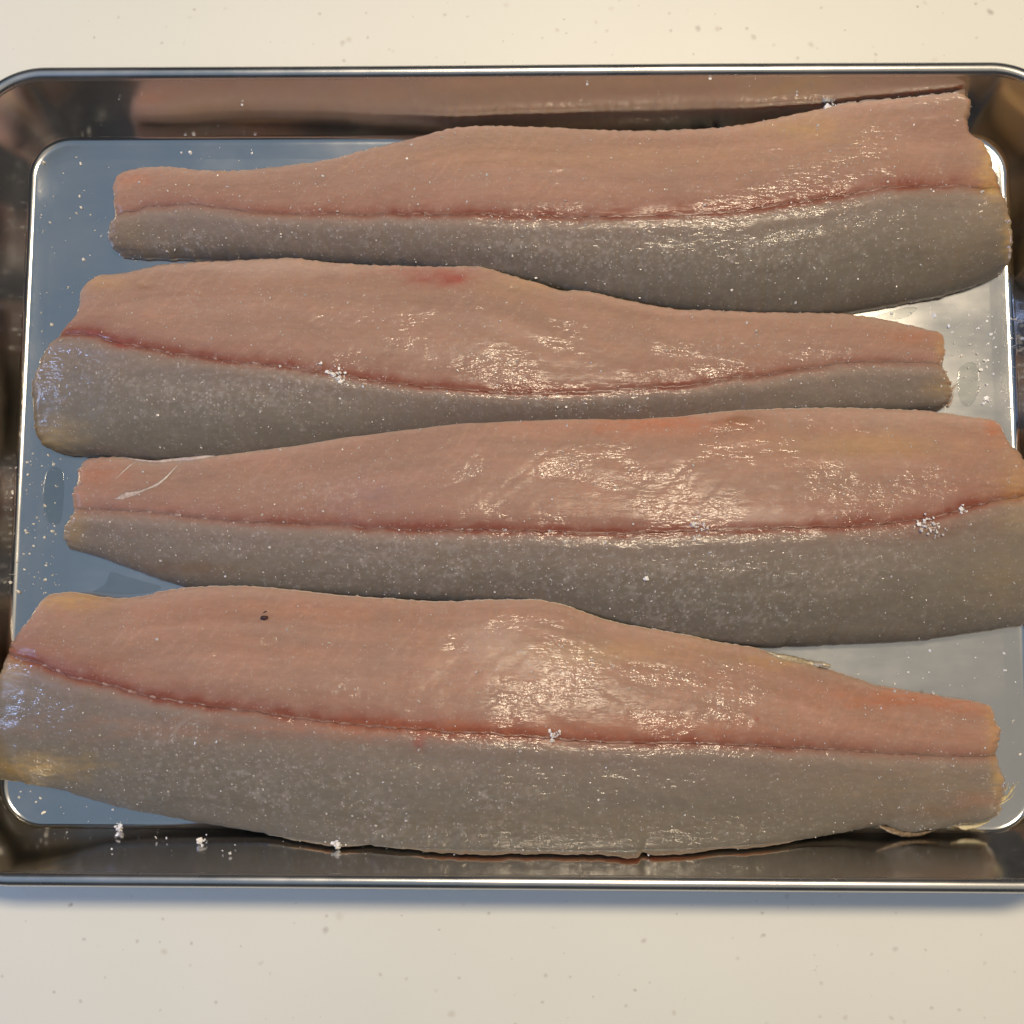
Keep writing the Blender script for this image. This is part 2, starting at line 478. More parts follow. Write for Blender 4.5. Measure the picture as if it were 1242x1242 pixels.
NS, NB, NL = 560, 76, 76
PINK = np.array([0.350, 0.226, 0.168]); GREY = np.array([0.178, 0.157, 0.122]); MAUVE = np.array([0.268, 0.202, 0.162]); RED = np.array([0.225, 0.072, 0.046])
YEL = np.array([0.62, 0.40, 0.13]); ORG = np.array([0.52, 0.17, 0.075]); PALE = np.array([0.60, 0.45, 0.36])
TAN = np.array([0.36, 0.265, 0.16]); BRN = np.array([0.26, 0.11, 0.035]); VIO = np.array([0.42, 0.26, 0.25]); CRIM = np.array([.36, .05, .04])
YEL, ORG, PALE, TAN, BRN, VIO, CRIM = YEL * .88, ORG * .92, PALE * .88, TAN * .75, BRN * .75, VIO * .72, CRIM * .85
# pigment that belongs to the flesh: (fillet, x, y, rx, ry, colour, strength)
STAINS = [
    (0, 155, 215, 24, 10, ORG, .35), (0, 975, 155, 55, 16, YEL, .40), (0, 1203, 205, 17, 40, YEL, .75), (0, 1226, 285, 9, 45, YEL, .6), (0, 1150, 150, 40, 22, RED, .30),
    (0, 600, 165, 120, 12, TAN, .25), (0, 1175, 128, 22, 22, TAN, .55), (0, 1160, 300, 60, 40, TAN, .35), (0, 150, 280, 20, 25, TAN, .4), (0, 700, 190, 300, 14, YEL, .10),
    (1, 535, 336, 34, 10, CRIM, .70), (1, 546, 340, 16, 8, CRIM, .6), (1, 500, 329, 40, 5, CRIM, .25), (1, 125, 340, 35, 10, YEL, .32), (1, 70, 530, 35, 18, YEL, .35), (1, 175, 349, 12, 4, BRN, .45), (1, 1115, 408, 40, 9, ORG, .35),
    (1, 1142, 425, 8, 18, YEL, .35), (1, 148, 418, 9, 5, CRIM, .6), (1, 112, 406, 6, 4, CRIM, .6), (1, 1140, 470, 16, 14, YEL, .3), (1, 60, 440, 22, 50, TAN, .35), (1, 640, 345, 60, 12, YEL, .16), (1, 330, 325, 140, 10, PALE, .4),
    (2, 790, 514, 100, 11, ORG, .60), (2, 897, 509, 24, 7, BRN, .65), (2, 1050, 540, 90, 16, YEL, .26), (2, 1205, 520, 14, 16, ORG, .6), (2, 1080, 510, 120, 10, PALE, .25), (2, 1100, 640, 90, 16, RED, .35), (2, 1150, 590, 80, 28, RED, .18),
    (2, 1235, 590, 25, 50, YEL, .35), (2, 120, 575, 30, 14, ORG, .30), (2, 450, 600, 60, 30, VIO, .5), (2, 90, 640, 14, 26, YEL, .25), (2, 230, 690, 60, 10, BRN, .35), (2, 920, 625, 60, 12, PALE, .55), (2, 1220, 700, 50, 40, TAN, .5),
    (3, 85, 728, 45, 10, YEL, .50), (3, 40, 930, 60, 18, YEL, .55), (3, 15, 815, 18, 22, YEL, .3), (3, 1110, 848, 110, 11, ORG, .60), (3, 1180, 862, 30, 9, ORG, .4), (3, 509, 900, 7, 9, CRIM, .55), (3, 1205, 880, 10, 40, YEL, .35),
    (3, 1130, 985, 60, 10, BRN, .35), (3, 1190, 970, 30, 9, ORG, .25), (3, 600, 780, 40, 22, PALE, .5), (3, 690, 800, 60, 16, PALE, .45), (3, 80, 805, 60, 14, RED, .30), (3, 750, 790, 90, 14, YEL, .22), (3, 960, 800, 60, 9, YEL, .35), (3, 1100, 950, 120, 30, TAN, .55),
    (3, 1212, 945, 8, 30, YEL, .5), (3, 350, 740, 200, 14, ORG, .12), (3, 918, 872, 3, 3, CRIM, .9), (3, 700, 1000, 300, 20, TAN, .3), (3, 560, 885, 420, 14, ORG, .35),
]
SALTY = [(0, 640, 300, 130, 22, .9), (0, 230, 295, 60, 14, .8), (0, 340, 284, 16, 10, 1.0), (0, 800, 310, 200, 35, .55), (0, 640, 290, 14, 12, 1.0), (0, 950, 300, 150, 40, .4), (0, 450, 290, 120, 20, .5), (0, 590, 215, 60, 14, .3), (0, 1060, 215, 90, 30, .3),
         (1, 220, 480, 150, 40, .6), (1, 350, 470, 90, 30, .8), (1, 560, 420, 60, 20, .6), (1, 270, 370, 60, 20, .4), (1, 690, 490, 150, 12, .7), (1, 140, 455, 18, 10, .9), (1, 870, 430, 60, 16, .5),
         (2, 830, 735, 60, 30, 1.0), (2, 740, 690, 200, 30, .6), (2, 500, 690, 160, 26, .7), (2, 400, 600, 40, 20, .8), (2, 290, 590, 40, 20, .6), (2, 1010, 690, 120, 30, .5), (2, 930, 740, 60, 20, .8), (2, 470, 660, 200, 12, .5), (2, 200, 650, 60, 20, .4),
         (3, 610, 980, 30, 16, 1.0), (3, 460, 990, 30, 14, .9), (3, 210, 885, 40, 14, .9), (3, 320, 965, 90, 20, .7), (3, 250, 930, 120, 24, .6), (3, 500, 940, 200, 40, .35), (3, 640, 790, 80, 30, .6), (3, 160, 750, 40, 12, .5), (3, 700, 830, 120, 20, .4), (3, 560, 1010, 200, 14, .6)]

def coons(c0, c1, d0, d1):
    """c0,c1: (ns,2) at t=0,1; d0,d1: (nt,2) at s=0,1"""
    ns, nt = len(c0), len(d0)
    s = np.linspace(0, 1, ns)[:, None, None]; t = np.linspace(0, 1, nt)[None, :, None]
    def soft(c):
        q = c.copy()
        for _ in range(60): q[1:-1] = (q[:-2] + 2 * q[1:-1] + q[2:]) / 4
        return q
    s0, s1 = soft(c0), soft(c1)
    A = (1 - t) * s0[:, None] + t * s1[:, None] + (1 - t) ** 7 * (c0 - s0)[:, None] + t ** 7 * (c1 - s1)[:, None]
    def soft2(c):
        q = c.copy()
        for _ in range(90): q[1:-1] = (q[:-2] + 2 * q[1:-1] + q[2:]) / 4
        return q
    e0, e1 = soft2(d0), soft2(d1)
    B = (1 - s) * e0[None] + s * e1[None] + (1 - s) ** 45 * (d0 - e0)[None] + s ** 45 * (d1 - e1)[None]
    Cc = (1 - s) * ((1 - t) * c0[0] + t * c1[0]) + s * ((1 - t) * c0[-1] + t * c1[-1])
    return A + B - Cc

def split_at(c, p):
    i = int(np.argmin(np.linalg.norm(c - p, axis=1)))
    return min(max(i, 12), len(c) - 13)

def tile(a, b): return np.interp(a, [q[0] for q in b], [q[1] for q in b])

SURF = {}
def build_fillet(k, label):
    f = F[k]
    S = np.linspace(0, 1, NS)
    zr, zt, zb = tile(S, f['zr']), tile(S, f['zt']), tile(S, f['zb'])
    px_top = roughen(resample(f['top'], NS), 1.2, 6, 3 + k)
    px_bot = roughen(resample(f['bot'], NS), 1.3, 10, 13 + k)
    px_l = roughen(resample(f['left'], 160), 2.4, 4.5, 23 + k)
    px_r = roughen(resample(f['right'], 160), 2.4, 4.5, 33 + k)
    ln = resample(f['line'], NS)
    il, ir = split_at(px_l, ln[0]), split_at(px_r, ln[-1])
    ln = ln + (1 - S[:, None]) ** 8 * (px_l[il] - ln[0]) + S[:, None] ** 8 * (px_r[ir] - ln[-1])
    ln = roughen(roughen(ln, 2.0, 24, 43 + k), 1.2, 7, 53 + k)
    eb = lambda c, n: resample(c[::4] if len(c) > 40 else c, n) if False else np.stack([np.interp(np.linspace(0, 1, n), np.linspace(0, 1, len(c)), c[:, q]) for q in (0, 1)], -1)
    # world outlines, each at its own height
    def W(c, z): return unproj(c[:, 0], c[:, 1], z)[:, :2]
    t1 = np.linspace(0, 1, NB)
    lt = W(px_top, zt); lm = W(ln, zr * .97); lb = W(px_bot, zb)
    zl = lambda e: zt[e] + (zr[e] * .9 - zt[e]) * t1
    zl2 = lambda e: zr[e] * .9 + (zb[e] - zr[e] * .9) * t1
    l_b = W(eb(px_l[:il + 1], NB), zl(0) * .8); l_l = W(eb(px_l[il:], NL), zl2(0) * .8)
    r_b = W(eb(px_r[:ir + 1], NB), zl(-1) * .8); r_l = W(eb(px_r[ir:], NL), zl2(-1) * .8)
    def fixc(c0, c1, d0, d1):       # make the corners meet
        d0 = d0 + (1 - t1[:, None]) * (c0[0] - d0[0]) + t1[:, None] * (c1[0] - d0[-1])
        d1 = d1 + (1 - t1[:, None]) * (c0[-1] - d1[0]) + t1[:, None] * (c1[-1] - d1[-1])
        return coons(c0, c1, d0, d1)
    XYb = fixc(lt, lm, l_b, r_b); XYl = fixc(lm, lb, l_l, r_l)
    XY = np.concatenate([XYb, XYl[:, 1:]], 1)              # NS x (NB+NL-1)
    NV = XY.shape[1]; jl = NB - 1
    # distances (m)
    seg = np.linalg.norm(np.diff(XY, axis=1), axis=2)
    cum = np.concatenate([np.zeros((NS, 1)), np.cumsum(seg, 1)], 1)
    dline = cum - cum[:, jl:jl + 1]
    d_top = cum; d_bot = cum[:, -1:] - cum
    segs = np.linalg.norm(np.diff(XY, axis=0), axis=2)
    cs = np.concatenate([np.zeros((1, NV)), np.cumsum(segs, 0)], 0)
    d_l = cs; d_r = cs[-1:] - cs
    mm = .001
    tb_ = np.clip(cum / cum[:, jl:jl + 1], 0, 1)
    tl_ = np.clip(dline / (d_bot[:, jl:jl + 1]), 0, 1)
    zrr, ztt, zbb = zr[:, None], zt[:, None], zb[:, None]
    zB = ztt + (zrr - ztt) * (1 - (1 - tb_) ** 1.75)
    zL = zbb + (zrr - zbb) * np.maximum(1 - tl_ ** 2.15, 0) ** .62
    z = np.where(np.arange(NV)[None] <= jl, zB, zL)
    # blood-line groove with the fuller muscle either side of it
    su = cs / .01
    gd = 1.0 + .35 * vnoise(su * .8, 0 * su, 60 + k)
    z = z - .26 * mm * gd * np.exp(-(dline / (.8 * mm)) ** 2) + .55 * mm * np.exp(-((dline - 3.6 * mm) / (2.6 * mm)) ** 2) + .25 * mm * np.exp(-((dline + 4.5 * mm) / (3 * mm)) ** 2)
    # long muscle bands, creases and soft dents
    xx, yy = XY[..., 0] * 1000, cum * 1000
    fade = smooth(0, 5, np.minimum(d_top, d_bot) / mm) * smooth(0, 5, np.minimum(d_l, d_r) / mm)
    band = .24 * fbm(xx / 34 + k * 9, yy / 5.2, 70 + k, 2) + .17 * fbm(xx / 16 + 4, yy / 7 + k, 80 + k, 2)
    dent = .13 * fbm(xx / 9, yy / 6.5, 90 + k, 2)
    fine = .040 * fbm(xx / 3.0, yy / 1.7, 95 + k, 3)
    diag = .06 * vnoise((xx + 1.1 * yy) / 2.6, (yy - .2 * xx) / 13, 99 + k)
    z = z + (band + dent + fine + diag * smooth(0, 10, -dline / mm)) * mm * (.25 + .75 * fade)
    # ends are cut off blunt, lip of the belly flap is thin and rounded
    def rnd(d, R): q = np.clip(d / R, 0, 1); return np.sqrt(np.maximum(0, 1 - (1 - q) ** 2))
    sup = support(XY[..., 0], XY[..., 1])
    Re = (3.6 + 1.2 * vnoise(yy / 4, 0 * yy, 55 + k)) * mm
    e = np.minimum(rnd(d_l, Re), rnd(d_r, Re))
    z = sup * 0 + z - (1 - e) * (z * .42)
    z = z - 1.7 * mm * (1 - rnd(d_top, 2.4 * mm))
    z = np.maximum(z, sup + 1.0 * mm + .6 * mm * rnd(np.minimum(np.minimum(d_top, d_bot), np.minimum(d_l, d_r)), 3 * mm))
    P = np.concatenate([XY, z[..., None]], -1)
    PX = proj(P)
    # ---- pigment; the loin grey also holds part of its shade
    dl = dline / mm
    side = smooth(-1.5, 3.5, dl + .5 * fbm(xx / 5, yy / 5, 21 + k, 2))
    mot = fbm(xx / 12, yy / 6, 31 + k, 3)[..., None]
    lanes = fbm(xx / 45 + 3 * k, yy / 2.4, 35 + k, 2)[..., None]
    pk = PINK * (1 + .08 * mot + .10 * lanes) + (ORG - PINK) * (f['warm'] * .16 * (1 + mot))
    gy = GREY * (1 + .05 * lanes + .08 * fbm(xx / 10, yy / 7, 41 + k, 3)[..., None])
    gy = gy + (MAUVE - gy) * np.exp(-(np.maximum(dl, 0) / 11) ** 1.3)[..., None]  # greyer and darker away from the line: dorsal colour plus painted-in shade
    pk = pk + (np.array([.305, .190, .148]) - pk) * (.6 * np.exp(-np.maximum(-dl, 0) / 8))[..., None]
    # faint slanting sheets between the muscle blocks
    ph = (xx * 1.0 - .75 * np.abs(dl) + 2.2 * fbm(xx / 9, yy / 9, 24 + k, 2)) / 4.6
    septa = np.exp(-((ph - np.round(ph)) / .10) ** 2) * smooth(-.25, .35, fbm(xx / 10, yy / 6, 26 + k, 2))
    pk = pk * (1 + .085 * septa[..., None]); gy = gy * (1 + .09 * septa[..., None])
    c = pk * (1 - side[..., None]) + gy * side[..., None]
    redw = (.58 * np.exp(-(np.minimum(dl, 0) / 2.2) ** 2) * np.exp(-(np.maximum(dl, 0) / 1.2) ** 2)
            + (.22 + .30 * f['warm']) * np.exp(-(np.minimum(dl, 0) / 6.5) ** 2) * np.exp(-(np.maximum(dl, 0) / 2.0) ** 2))
    tail = S[:, None] if k in (0, 2) else 1 - S[:, None]
    redw = 1.15 * redw * (.45 + .75 * smooth(0, .45, tail)) * (.80 + .45 * fbm(xx / 5, yy / 4, 51 + k, 3))
    c = c + (RED - c) * np.clip(redw, 0, 1)[..., None]
    lip = np.exp(-(d_top / mm / 2.6) ** 2)[..., None]
    c = c + (PALE * .95 - c) * lip * .45
    endp = np.exp(-(np.minimum(d_l, d_r) / mm / 2.2) ** 2)[..., None]
    c = c + (np.array([.38, .25, .15]) - c) * endp * .26
    for (q, x, y, rx, ry, cc, st) in STAINS:
        if q != k: continue
        wob = 1 + .45 * fbm(PX[..., 0] / 22, PX[..., 1] / 9, int(x + y), 3)
        w = st * np.exp(-(((PX[..., 0] - x) / rx) ** 2 + ((PX[..., 1] - y) / ry) ** 2) * wob ** 2)
        if st >= .3 and cc is not PALE:
            w = w * (.75 + .5 * fbm(PX[..., 0] / 14, PX[..., 1] / 4, int(x), 2))
        c = c + (cc - c) * np.clip(w, 0, 1)[..., None]
    salt = .30 + .14 * side + .16 * fbm(xx / 14, yy / 9, 77 + k, 3)
    for (q, x, y, rx, ry, st) in SALTY:
        if q != k: continue
        wob = 1 + .5 * fbm(PX[..., 0] / 16, PX[..., 1] / 9, int(x * 3 + y), 2)
        salt = salt + st * np.exp(-(((PX[..., 0] - x) / rx) ** 2 + ((PX[..., 1] - y) / ry) ** 2) * wob ** 2)
    salt = np.clip(salt * (.75 + .5 * fbm(xx / 2.2, yy / 2.0, 71 + k, 2)), 0, 1)
    veil = np.clip(salt - .34, 0, 1) * smooth(-.05, .45, fbm(xx / 1.1, yy / 1.0, 72 + k, 3))
    c = c + (np.array([.50, .46, .43]) - c) * (.34 * veil)[..., None]
    wet = smooth(-.12, .48, fbm(xx / 15, yy / 6.5, 66 + k, 3) + .55 * np.exp(-((dl - 2.6) / 2.2) ** 2) + .30 * smooth(4, 9, dl))
    SURF[k] = (P, PX, salt, jl)
    # ---- meshes: belly flap, loin and the blood line between them
    ctr = np.array([XY[..., 0].mean(), XY[..., 1].mean(), FZ])
    root = empty('fish_fillet', ctr, label, 'fish fillet', 'raw salted fillets in the tray')
    def part(name, j0, j1, lo_in, hi_in):
        Pg = P[:, j0:j1 + 1]; n1 = Pg.shape[1]
        V = list((Pg - ctr).reshape(-1, 3)); cc = c[:, j0:j1 + 1].reshape(-1, 3); ss = salt[:, j0:j1 + 1].ravel(); ww = wet[:, j0:j1 + 1].ravel()
        ii, jj = np.meshgrid(np.arange(NS - 1), np.arange(n1 - 1), indexing='ij')
        a = ii * n1 + jj
        faces = np.stack([a, a + 1, a + n1 + 1, a + n1], -1).reshape(-1, 4)[:, ::-1].tolist()
        # skirt round the patch, tucked under and closed below
        loop = [(i, 0) for i in range(NS)] + [(NS - 1, j) for j in range(1, n1)] + [(i, n1 - 1) for i in range(NS - 2, -1, -1)] + [(0, j) for j in range(n1 - 2, 0, -1)]
        li = np.array(loop); prev = [i * n1 + j for i, j in loop]
        cols, sal, wts = [cc], [ss], [ww]
        for (ni, nj, mode) in ((0, 0, 'a'), (2, 2, 'b'), (9, 12, 'c')):
            i2 = np.clip(li[:, 0], ni, NS - 1 - ni); j2 = np.clip(li[:, 1], nj * lo_in, n1 - 1 - nj * hi_in)
            xy = Pg[i2, j2][:, :2]; zt_ = Pg[li[:, 0], li[:, 1]][:, 2]
            sp = support(xy[:, 0], xy[:, 1]) + .15 * mm
            if mode == 'a': zz = np.maximum(zt_ - .9 * mm, sp)
            elif mode == 'b': zz = np.maximum(zt_ - 2.4 * mm, sp)
            else: zz = sp
            base = len(V)
            V += list(np.concatenate([xy, zz[:, None]], 1) - ctr)
            cols.append(cc.reshape(NS, n1, 3)[li[:, 0], li[:, 1]]); sal.append(ss.reshape(NS, n1)[li[:, 0], li[:, 1]] * .3)
            wts.append(ww.reshape(NS, n1)[li[:, 0], li[:, 1]])
            m = len(loop)
            for q in range(m):
                r = (q + 1) % m
                faces.append((prev[q], prev[r], base + r, base + q))
            prev = [base + q for q in range(m)]
        faces.append(tuple(prev))
        return link(name, V, faces, M_FLESH, root, True, {'pigment_shade': np.vstack(cols), 'salted': np.concatenate(sal), 'wetness': np.concatenate(wts)})
    part('belly_flesh', 0, jl, 1, 0)
    part('loin_flesh', jl, NV - 1, 0, 1)
    # blood line: a narrow, broken cord lying in the groove
    V, fc = [], []
    i0, i1 = 8, NS - 9
    for i in range(i0, i1):
        w = (.46 + .36 * vnoise(xx[i, jl] / 9, 2.2, 61 + k) + .14 * vnoise(xx[i, jl] / 2.2, 1.2, 62 + k)) * mm * (.35 + .65 * float(smooth(0, .35, tail[i, 0])))
        w = max(w, .05 * mm) * min(1, (i - i0) / 12 + .1, (i1 - 1 - i) / 12 + .1)
        p = P[i, jl]; q = P[i, jl + 2] - P[i, jl - 2]; q = q / np.linalg.norm(q)
        hgt = .03 * mm + .08 * mm * vnoise(xx[i, jl] / 1.6, 4.4, 63 + k)
        for a_, h_ in ((-1.0, -.12 * mm), (-.5, hgt * .8), (0, hgt), (.5, hgt * .8), (1.0, -.12 * mm)):
            V.append(p + q * w * a_ + np.array([0, 0, h_]) - ctr)
    for i in range(i1 - i0 - 1):
        for a_ in range(4):
            b = i * 5 + a_
            fc.append((b, b + 5, b + 6, b + 1))
        fc.append((i * 5 + 4, i * 5 + 9, i * 5 + 5, i * 5))
    link('blood_line', V, fc, M_BLOOD, root)
    return root, ctr

LAB = ['pink fish fillet nearest the back wall of the tray, thick yellow-edged end at right',
       'second fish fillet from the back, red blotch on its upper edge, narrow end right',
       'fish fillet third from the back with white membrane strip at its narrow left end',
       'largest fish fillet nearest the front wall, orange upper edge at its narrow right end']
FIL = [build_fillet(k, LAB[k]) for k in range(4)]

def at_px(k, px, py):
    P, PX, s, jl = SURF[k]
    d = (PX[..., 0] - px) ** 2 + (PX[..., 1] - py) ** 2
    i, j = np.unravel_index(np.argmin(d), d.shape)
    return P[i, j], (i, j)

def ribbon(name, pts, widths, mat, parent, ctr, lift=.0003, thick=.00035, wob=.2):
    """a thin strip with thickness along 3D points"""
    pts = np.asarray(pts, float); n = max(10, 6 * len(pts))
    u = np.linspace(0, 1, n); uo = np.linspace(0, 1, len(pts))
    p = np.stack([np.interp(u, uo, pts[:, q]) for q in range(3)], -1)
    for _ in range(3):
        p[1:-1] = (p[:-2] + 2 * p[1:-1] + p[2:]) / 4
    w = np.interp(u, np.linspace(0, 1, len(widths)), widths) * (1 + wob * vnoise(u * 23, u * 0 + len(name), 7))
    t = np.gradient(p, axis=0); t /= np.linalg.norm(t, axis=1)[:, None]
    s = np.cross(t, (0, 0, 1.0)); s /= np.linalg.norm(s, axis=1)[:, None]
    V, fc = [], []
    for i in range(n):
        for a, h in ((-1, 0), (-.6, .6), (0, 1), (.6, .6), (1, 0), (0, -.6)):
            V.append(p[i] + s[i] * w[i] * a + np.array([0, 0, lift + thick * h]) - ctr)
    for i in range(n - 1):
        for a in range(6):
            b = (a + 1) % 6
            fc.append((i * 6 + a, i * 6 + b, (i + 1) * 6 + b, (i + 1) * 6 + a))
    fc.append(tuple(range(5, -1, -1))); fc.append(tuple((n - 1) * 6 + a for a in range(6)))
    return link(name, V, fc, mat, parent)

def on(k, pts): return [at_px(k, x, y)[0] for x, y in pts]
r2, c2 = FIL[2]
ribbon('membrane_strip', on(2, [(139, 605), (148, 603), (156, 600), (166, 598), (180, 593), (192, 588), (203, 579), (212, 569), (221, 559)]),
       [.0002, .0009, .0011, .0006, .00035, .0006, .0004, .0003, .0002], M_MEMB, r2, c2, -.00003, .00022)
ribbon('membrane_strip', on(2, [(140, 582), (150, 572), (160, 563), (168, 559)]), [.0001, .0002, .00025, .0001], M_MEMB, r2, c2, -.00005, .00015)
ribbon('membrane_edge', on(2, [(150, 555), (170, 558), (189, 560), (215, 558), (237, 556), (262, 551), (287, 547), (305, 545)]),
       [.0001, .0004, .0005, .0006, .0008, .0005, .0003, .0001], M_MEMB, r2, c2, .0002, .0003)
r3, c3 = FIL[3]
ribbon('torn_flap', on(3, [(930, 790), (945, 797), (965, 801), (985, 804)]) + [unproj(998, 806, .0088), unproj(1007, 808, .0085)],
       [.0003, .0009, .0010, .0009, .0008, .0004], M_SKIN, r3, c3, .0002, .0005)
ribbon('torn_skin', [unproj(1155, 1000, .0035), unproj(1170, 1002, .0032), unproj(1185, 1000, .003), unproj(1200, 996, .003)],
       [.0003, .0012, .0010, .0002], M_FIN, r3, c3, .0, .0005)
ribbon('torn_skin', [unproj(1062, 1000, .0062), unproj(1078, 1006, .0058), unproj(1096, 1011, .0052), unproj(1115, 1011, .0046), unproj(1140, 1005, .004)], [.0002, .0008, .0011, .0008, .0002], M_TORN, r3, c3, .0, .0006)
for (pp, w) in (([(1214, 972), (1222, 966), (1227, 957), (1229, 950)], .0004), ([(1212, 970), (1224, 964), (1230, 955), (1235, 948)], .0003), ([(1216, 962), (1221, 957), (1223, 950)], .00025), ([(1213, 976), (1226, 968), (1231, 960)], .00022)):
    ribbon('fin_ray', [unproj(x, y, .006 + .0007 * i) for i, (x, y) in enumerate(pp)], [w, w * .8, w * .5, w * .15], M_FIN, r3, c3, 0, w * .8)
r1, c1 = FIL[1]
ribbon('loose_fibre', [unproj(1152, 480, .004), unproj(1158, 468, .0035), unproj(1161, 465, .0025)], [.0003, .0003, .0001], M_MEMB, r1, c1, 0, .0003)
ribbon('loose_fibre', [unproj(1150, 493, .002), unproj(1154, 487, .0025), unproj(1157, 476, .003)], [.0004, .0003, .0001], M_MEMB, r1, c1, 0, .0003)

# cut ends of the pin bones, a row of pale nubs along the blood line
def stub_mesh():
    V, fc = [], []
    nr, na = 4, 8
    for i in range(nr + 1):
        for a in range(na):
            th = math.pi / 2 * i / nr; ph = 2 * math.pi * a / na
            V.append((math.cos(th) * math.cos(ph), .5 * math.cos(th) * math.sin(ph), .35 * math.sin(th)))
    for i in range(nr):
        for a in range(na):
            b = (a + 1) % na
            fc.append((i * na + a, i * na + b, (i + 1) * na + b, (i + 1) * na + a))
    me = bpy.data.meshes.new('pin_bone'); me.from_pydata(V, [], fc); me.update()
    me.polygons.foreach_set('use_smooth', [True] * len(me.polygons)); me.materials.append(M_STUB)
    return me
STUB = stub_mesh()
for k, lst in ((3, [(55, 807, 1.2), (72, 814, 1), (98, 823, 1), (128, 831, 1.5), (157, 838, 1.1), (186, 845, 1.3), (219, 851, 1.1), (246, 855, .8), (284, 860, 1.2)]),
               (2, [(182, 621, .8), (215, 625, 1), (250, 629, .8), (300, 633, .9)]), (1, [(203, 427, .9), (262, 435, .8), (310, 441, .9)])):
    root, ctr = FIL[k]
    for (x, y, sc) in lst:
        o = bpy.data.objects.new('pin_bone', STUB); col.objects.link(o); o.parent = root
        p = at_px(k, x, y)[0] - ctr
        o.location = (p[0], p[1], p[2] - .00008)
        o.scale = (.00085 * sc, .0008 * sc * rng.uniform(.7, 1.5), .0006)
        o.rotation_euler = (0, 0, rng.uniform(-.5, .2))
# ------------------------------------------------------------------ salt
CUBE = np.array([(-1, -1, -1), (1, -1, -1), (1, 1, -1), (-1, 1, -1), (-1, -1, 1), (1, -1, 1), (1, 1, 1), (-1, 1, 1)], float)
CF = [(0, 3, 2, 1), (4, 5, 6, 7), (0, 1, 5, 4), (1, 2, 6, 5), (2, 3, 7, 6), (3, 0, 4, 7)]
def grains(points, sizes):
    V, fc = [], []
    for p, s in zip(points, sizes):
        R = rotm(*rng.uniform(0, 6.28, 3))
        q = CUBE * (1 + rng.uniform(-.35, .3, (8, 3))) * rng.uniform(.35, 1.35, 3)
        b = len(V)
        V += list(q @ R.T * s + p)
        fc += [tuple(b + i for i in f) for f in CF]
    return V, fc

pts, szs = [], []
for k in range(4):
    P, PX, s, jl = SURF[k]
    w = (s ** 1.2 + .22).ravel(); w[(PX[..., 0].ravel() < -10) | (PX[..., 0].ravel() > 1252)] = 0
    idx = rng.choice(len(w), 2300, p=w / w.sum())
    sz = rng.gamma(1.6, .000050, 2300).clip(.00005, .00030)
    q = P.reshape(-1, 3)[idx] + np.c_[rng.normal(0, .0002, (2300, 2)), sz * .25]
    pts.append(q); szs.append(sz)
V, fc = grains(np.vstack(pts), np.concatenate(szs))
o = link('salt_grains', V, fc, M_WETSALT, None, False)
tag(o, 'fine salt grains strewn over the four fish fillets', 'salt', None, 'stuff')

def steel_pt(px, py):
    z = np.full(np.shape(px), FZ)
    for _ in range(25):
        p = unproj(px, py, z); z = .5 * z + .5 * support(p[..., 0], p[..., 1])
    return unproj(px, py, z)
px, py = [], []
def strew(x0, x1, y0, y1, n):
    px.extend(rng.uniform(x0, x1, n)); py.extend(rng.uniform(y0, y1, n))
strew(1150, 1230, 380, 500, 130); strew(1070, 1215, 362, 398, 26); strew(12, 74, 550, 722, 95); strew(46, 132, 185, 420, 48); strew(140, 330, 176, 196, 8)
strew(10, 190, 955, 998, 14); strew(1010, 1240, 790, 850, 26); strew(960, 1240, 775, 800, 6); strew(50, 520, 1008, 1036, 24); strew(1222, 1238, 860, 980, 5)
strew(90, 300, 100, 165, 6); strew(700, 1000, 95, 120, 6)
px += [103, 99, 55, 66, 78, 90, 88, 132, 254, 37, 49, 23, 74, 47, 42, 54, 29, 64, 82]; py += [231, 252, 250, 307, 314, 343, 355, 203, 190, 960, 968, 967, 979, 628, 643, 652, 672, 570, 580]
px, py = np.array(px), np.array(py)
tp = steel_pt(px, py)
sz = rng.gamma(1.5, .000105, len(px)).clip(.00006, .00045)
tp[:, 2] += sz * .5
V, fc = grains(tp, sz)
o = link('salt_grains', V, fc, M_SALT, None, False)
tag(o, 'loose salt grains scattered on the bare steel of the tray', 'salt', None, 'stuff')

def clump(p, r, n, label, gs=.00035):
    n = int(n * 1.6)
    q = [np.zeros(3)]
    for _ in range(n - 1):          # crystals stick to one another in uneven strings
        b = q[rng.integers(max(0, len(q) - 9), len(q))] if rng.random() < .8 else q[rng.integers(len(q))]
        q.append(b + rng.normal(0, 1, 3) * np.array([r, r * .9, r * .16]) * .62)
    q = np.array(q); q -= q.mean(0); q[:, 2] = np.abs(q[:, 2])
    V, fc = grains(q, np.exp(rng.normal(-.45, .55, n)).clip(.2, 1.6) * gs)
    o = link('salt_clump', V, fc, M_SALT, None, False)
    o.location = p + np.array([0, 0, gs * .25])
    tag(o, label, 'salt clump', 'lumps of salt')
clump(on(1, [(410, 455)])[0], .0017, 34, 'white salt clump on the blood line of the second fillet from the back')
clump(on(2, [(846, 642)])[0], .0015, 30, 'white salt clump on the third fillet, the one nearer its middle')
clump(on(2, [(1127, 637)])[0], .0017, 32, 'white salt clump on the third fillet, near its thick right end')
clump(on(2, [(1169, 618)])[0], .0007, 12, 'small salt clump at the extreme right on the third fillet')
clump(on(3, [(673, 892)])[0], .0010, 14, 'small salt clump on the blood line of the front fillet', .0003)
clump(on(0, [(1006, 127)])[0], .0011, 16, 'salt clump on the upper edge of the back fillet')
clump(on(2, [(784, 703)])[0], .0003, 3, 'single large salt crystal on the grey lower half of the third fillet', .0005)
clump(steel_pt(145, 1003), .0010, 14, 'leftmost salt clump on the front bend of the tray floor', .0004)
